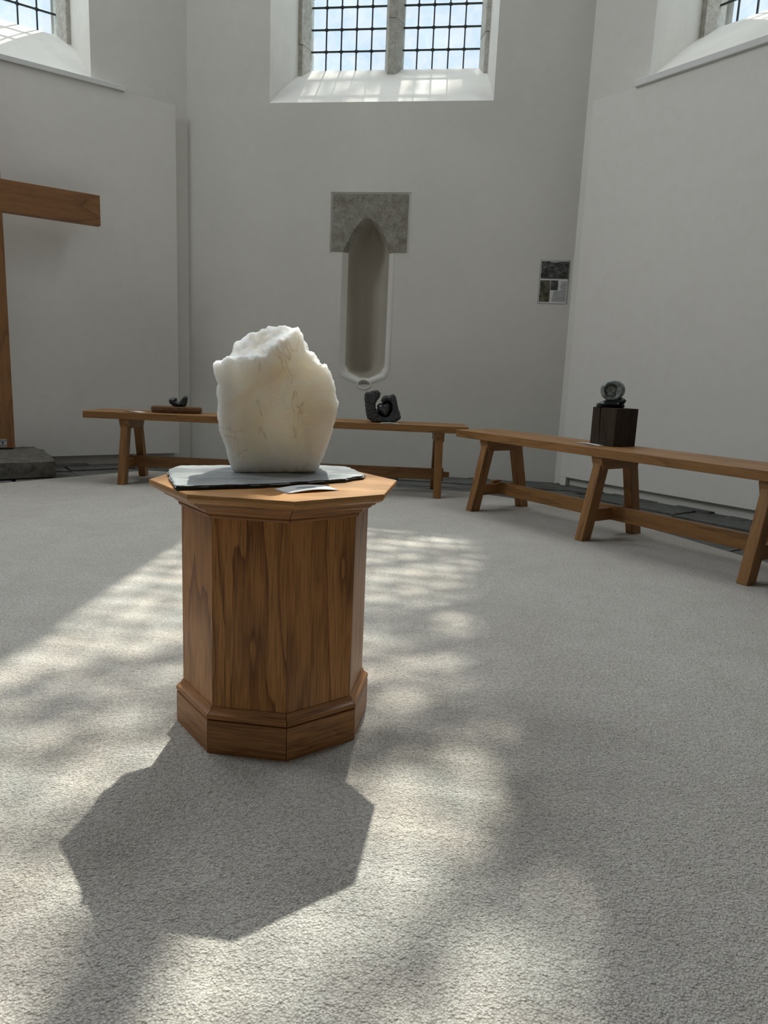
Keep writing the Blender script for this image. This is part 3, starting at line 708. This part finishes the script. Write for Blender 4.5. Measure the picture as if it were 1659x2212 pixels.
# ---------------------------------------------------------------- sculptures on the benches
def slabshape(name, pts, y0, y1, m_, k=4, amp=.004, sc=30, seed=1, hollow=None, edge=.25, sub=0):
    """closed outline given real thickness with rounded shoulders"""
    P = resample(pts, k); n = len(P); bm = BM()
    # inward offset by normals
    def off(d):
        o_ = []
        for i in range(n):
            a, b = P[i-1], P[(i+1) % n]; t = (b-a); nn = Vector((t.y, -t.x)); nn = nn.normalized() if nn.length else Vector((0, 0)); o_.append(P[i]-nn*d*sgn)
        return o_
    A = sum(P[i].x*P[(i+1) % n].y-P[(i+1) % n].x*P[i].y for i in range(n)); sgn = 1 if A > 0 else -1
    T = (y1-y0); rr = []
    for t, d in ((0, .5), (.05, .28), (.15, .1), (.3, .02), (.5, 0), (.7, .02), (.85, .1), (.95, .28), (1, .5)):
        rr.append([(p.x, y0+T*t, max(0, p.y)) for p in off(d*T*edge)])
    vs = loft(bm, rr)
    for vr in (vs[0], vs[-1]):
        es = []
        for i in range(n):
            e = bm.edges.get((vr[i], vr[(i+1) % n])); es.append(e)
        bmesh.ops.triangle_fill(bm, edges=es, use_beauty=True)
    bmesh.ops.smooth_vert(bm, verts=bm.verts, factor=.3, use_axis_x=True, use_axis_y=True, use_axis_z=True)
    if sub: bmesh.ops.subdivide_edges(bm, edges=bm.edges[:], cuts=sub, use_grid_fill=True)
    o_ = obj(name, bm, m_, smooth=True)
    if amp: rough(o_, amp, sc, seed=seed, zmin=0)
    return o_
H_ = [(-.068, .0), (-.106, .021), (-.116, .049), (-.122, .093), (-.126, .128), (-.132, .154), (-.13, .182), (-.12, .194), (-.102, .195), (-.082, .204), (-.056, .21), (-.04, .206), (-.029, .191), (-.032, .167), (-.047, .147), (-.057, .126), (-.059, .1), (-.048, .074), (-.03, .053), (-.007, .038), (.013, .036), (.033, .046), (.05, .069), (.058, .096), (.054, .122), (.042, .139), (.026, .147), (.007, .142), (-.02, .135), (-.021, .145), (-.012, .163), (.005, .177), (.034, .177), (.049, .187), (.065, .186), (.077, .167), (.085, .132), (.093, .095), (.106, .067), (.115, .037), (.099, .018), (.077, .006), (.033, .0), (-.023, .0)]
HT_ = [(.011, .04), (-.017, .062), (-.04, .084), (-.049, .101), (-.045, .116), (-.028, .128), (-.008, .129), (.005, .126), (.018, .140), (.034, .137), (.045, .122), (.046, .096), (.037, .067), (.024, .049)]
hs = thing('heart_sculpture', 'rough dark stone sculpture cradling a smooth heart, on the back bench', 'sculpture', (-.03, 4.765, SEATZ))
o = slabshape('cradle', H_, 0, .10, M['rough_dark'], amp=.005, sc=95, edge=.18, sub=2); o.parent = hs
hp = [Vector(q) for q in HT_]; hp = [(hp[i-1]*.12+hp[i]*.76+hp[(i+1) % len(hp)]*.12) for i in range(len(hp))]; hp[0] = Vector(HT_[0]); hp = resample(hp, 3); hc = Vector((.004, .092)); bm = BM()
loft(bm, [[(hc.x+(q.x-hc.x)*math.cos(R(t)), .036+.042*math.sin(R(t)), hc.y+(q.y-hc.y)*math.cos(R(t))) for q in hp] for t in (-86, -70, -55, -40, -27, -14, 0, 14, 27, 40, 55, 70, 86)], True, True, True)
o = obj('heart', bm, M['smooth_dark'], hs, smooth=True); o['label'] = 'smooth polished dark heart'
HB_ = [(-.035, .045), (.02, .02), (.075, .06), (.075, .13), (.04, .16), (-.005, .15), (-.012, .13), (-.03, .105), (-.048, .085)]
o2_ = slabshape('hollow_back', HB_, .078, .098, M['rough_dark'], amp=.002, sc=50, edge=.2); o2_.parent = hs

BD_ = [(-.005, .048), (-.028, .066), (-.034, .086), (-.024, .102), (.012, .105), (.021, .098), (.019, .081), (.032, .077), (.048, .089), (.065, .113), (.079, .123), (.094, .111), (.091, .078), (.081, .049), (.035, .046)]
o = slabshape('curved_sculpture', [(x, max(0, z-.046)) for x, z in BD_], -.03, .03, M['green_dark'], amp=.001, sc=30, edge=.6)
o.modifiers.new('s', 'SUBSURF').render_levels = 2; o.location = (-1.45, 4.885, SEATZ+.0415)
tag(o, 'small smooth dark green U-shaped stone on a log slice, left end of back bench', 'sculpture')
# log slice below it
rnd = random.Random(6); pr = []
for i in range(28):
    t = 2*math.pi*i/28; e = 1+.06*math.sin(3*t+1)+rnd.uniform(-.03, .03); ex = .72
    cxx = math.copysign(abs(math.cos(t))**ex, math.cos(t)); syy = math.copysign(abs(math.sin(t))**ex, math.sin(t)); pr.append((.172*cxx*e/1.03, .085*syy*e))
bm = BM(); loft(bm, [[(x*k_, y*k_, z) for x, y in pr] for k_, z in ((.93, 0), (.97, .006), (1.0, .020), (.985, .034), (.965, .0405))], True, True, True)
o = obj('log_slice', bm, M['slice'], loc=(-1.443, 4.885, SEATZ+.0005)); grain(o, (1, .1, 0), 12)
tag(o, 'flat brown slice of log with bark edge, on the left end of back bench', 'wood slab')

# dark block on the right bench and the ring-shaped stone on it
u = Vector((-.083, .137)).normalized(); v = Vector((.137, .083)).normalized(); P0 = Vector((1.155, 3.665)); sa, sb = .160, .160
bm = BM(); gx = .066; gw = .004
front = [P0+u*sa, P0+u*(sa-.048), P0+u*(sa-.050)+v*.02, P0+u*(sa-.055), P0, P0+v*sb, P0+u*sa+v*sb]
hz = .194; tp = [(p.x, p.y, hz) for p in front]
fr2 = [P0+u*sa, P0+u*(sa-.060), P0+u*(sa-.0605)+v*.02, P0+u*(sa-.062), P0, P0+v*sb, P0+u*sa+v*sb]
loft(bm, [[(p.x-1.155, p.y-3.665, 0) for p in fr2], [(p.x-1.155, p.y-3.665, hz) for p in front]], True, True, True)
o = obj('wooden_block', bm, M['block'], loc=(1.155, 3.665, SEATZ), bev=.0015); grain(o, (0, 0, 1), 2)
tag(o, 'dark brown split wooden block standing on the right-hand bench', 'block')
gs = thing('ring_sculpture', 'small mottled grey-green ring-shaped stone on the dark wooden block', 'sculpture', (1.165, 3.775, SEATZ+hz), R(-8))
Gb = [(-.085, .008), (-.069, .022), (-.049, .036), (-.02, .040), (.003, .038), (.022, .046), (.032, .052), (.051, .054), (.067, .038), (.055, .019), (.061, .008), (.05, .0), (-.036, .0), (-.08, .001)]
o = slabshape('stone_foot', Gb, -.035, .045, M['green_dark'], amp=.003, sc=40, edge=.5, sub=1); o.parent = gs
bm = BM(); rr = []
for i in range(40):
    t = 2*math.pi*i/40; cx_, cz_ = -.012, .088; rx, rz = .046, .043
    wob = 1+.05*noise.noise(Vector((math.cos(t)*2, math.sin(t)*2, 3)))
    c0 = Vector((cx_+rx*wob*math.cos(t), 0, cz_+rz*wob*math.sin(t))); e = Vector((math.cos(t), 0, math.sin(t)))
    wd = .011+.008*max(0, math.cos(t-.2)); dp = .026
    rr.append([c0+e*(wd*math.cos(a))+Vector((0, dp*math.sin(a), 0)) for a in [k*2*math.pi/14 for k in range(14)]])
rr.append(rr[0]); loft(bm, rr); bmesh.ops.remove_doubles(bm, verts=bm.verts, dist=1e-5)
o = obj('stone_ring', bm, M['grey_green'], gs, smooth=True); rough(o, .003, 50, seed=5)
bm = BM(); bmesh.ops.create_uvsphere(bm, u_segments=24, v_segments=16, radius=1)
for q in bm.verts: q.co = Vector((-.018+q.co.x*.034, .008+q.co.y*.022, .084+q.co.z*.036))
o = obj('inner_stone', bm, M['grey_green'], gs, smooth=True); rough(o, .003, 40, seed=9)

# label cards on the benches
card('label_card', 'small white card lying beside the log slice on the back bench', [(-1.73, 4.83), (-1.755, 4.765), (-1.63, 4.735), (-1.61, 4.80)], SEATZ+.001, .004, False)
card('label_card', 'white card under the front of the rough heart sculpture on the back bench', [(-.05, 4.765), (-.045, 4.70), (.072, 4.70), (.075, 4.76)], SEATZ+.001, .004, False)
card('label_card', 'white card lying beside the dark wooden block on the right bench', [(1.045, 3.85), (1.0, 3.83), (1.085, 3.69), (1.13, 3.715)], SEATZ+.001, .003, False)

# small dark leaf scrap on the carpet
# ---------------------------------------------------------------- trees outside whose leaves break up the sun
bm = BM(); rg = 60
bm.faces.new([bm.verts.new(p) for p in ((-rg, -rg, -1.2), (rg, -rg, -1.2), (rg, rg, -1.2), (-rg, rg, -1.2))])
struct(obj('ground', bm, M['grass']))
TR = thing('tree', 'leafy tree outside whose crown shades the back window', 'tree', (3.6, 9.6, -1.2))
def tube(bm, pts, rad, n=8):
    rings = []
    for i, p in enumerate(pts):
        d = (pts[min(i+1, len(pts)-1)]-pts[max(i-1, 0)]).normalized(); a = d.orthogonal().normalized(); b = d.cross(a)
        rings.append([p+(a*math.cos(k*2*math.pi/n)+b*math.sin(k*2*math.pi/n))*rad[i] for k in range(n)])
    loft(bm, rings, True, True, True)
bm = BM(); base = Vector((0, 0, 0)); T0 = Vector(TR.location)
crown = Vector((.3, 9.2, 9.0))-T0
tube(bm, [base, Vector((-.05, 0, 3)), Vector((-.3, -.1, 6)), Vector((-.7, -.3, 8.6))], [.28, .23, .19, .14], 12)
rnd = random.Random(21)
tips = []
for i in range(46):
    e = Vector((rnd.uniform(-2.4, 2.2), rnd.uniform(-2.3, 2.6), rnd.uniform(-.7, .9)))
    t_ = crown+e; s_ = Vector((-.3, -.1, 6)).lerp(Vector((-.7, -.3, 8.6)), rnd.random()); md = s_.lerp(t_, .5)+Vector((0, 0, .35))
    tube(bm, [s_, md, t_], [.06, .035, .012], 5); tips.append((s_, md, t_))
obj('trunk', bm, M['bark'], TR, smooth=True)
# foliage
rs = np.random.RandomState(5); vs_, fs_ = [], []
NL = 3700
for i in range(NL):
    s_, md, t_ = tips[rs.randint(len(tips))]; t = rs.uniform(.35, 1.05); p = s_.lerp(md, t*2) if t < .5 else md.lerp(t_, t*2-1)
    c0 = np.array(p)+rs.normal(0, .30, 3)*np.array([1.1, 1.1, .7]); a = rs.normal(0, 1, 3); a /= np.linalg.norm(a); b = np.cross(a, rs.normal(0, 1, 3)); b /= np.linalg.norm(b)
    fl0 = np.array([c0[0]+T0.x-(c0[2]+T0.z-.6)*.019/.54, c0[1]+T0.y-(c0[2]+T0.z-.6)*.42/.54]); dd = math.hypot(fl0[0]+.23, fl0[1]-1.55)
    if dd < .40 and rs.rand() > .04: continue
    L_ = rs.uniform(.05, .09); W_ = L_*.36; k = len(vs_); nn = np.cross(a, b)*L_*.12
    vs_ += [c0-a*L_, c0+b*W_+nn, c0+a*L_, c0-b*W_+nn]; fs_ += [(k, k+1, k+2), (k, k+2, k+3)]
for i in range(1150):                  # loose leaves added in the sun's path to shade the patch's right edge
    z = rs.uniform(8.2, 9.8); fy = rs.uniform(.3, 3.7); e0 = .30 + .06*math.sin(fy*4.2) + (.10 if fy > 2.6 else 0)
    fx = rs.uniform(e0, .75); c0 = np.array([fx+z*.019/.54-T0.x, fy+z*.42/.54-T0.y, z-T0.z]); a = rs.normal(0, 1, 3); a /= np.linalg.norm(a); b = np.cross(a, rs.normal(0, 1, 3)); b /= np.linalg.norm(b)
    L_ = rs.uniform(.06, .10); W_ = L_*.4; k = len(vs_)
    vs_ += [c0-a*L_, c0+b*W_, c0+a*L_, c0-b*W_]; fs_ += [(k, k+1, k+2), (k, k+2, k+3)]
me = bpy.data.meshes.new('foliage'); me.from_pydata([tuple(q) for q in vs_], [], fs_); me.materials.append(M['leaf'])
fo = bpy.data.objects.new('foliage', me); C.objects.link(fo); fo.parent = TR; fo['kind'] = 'stuff'
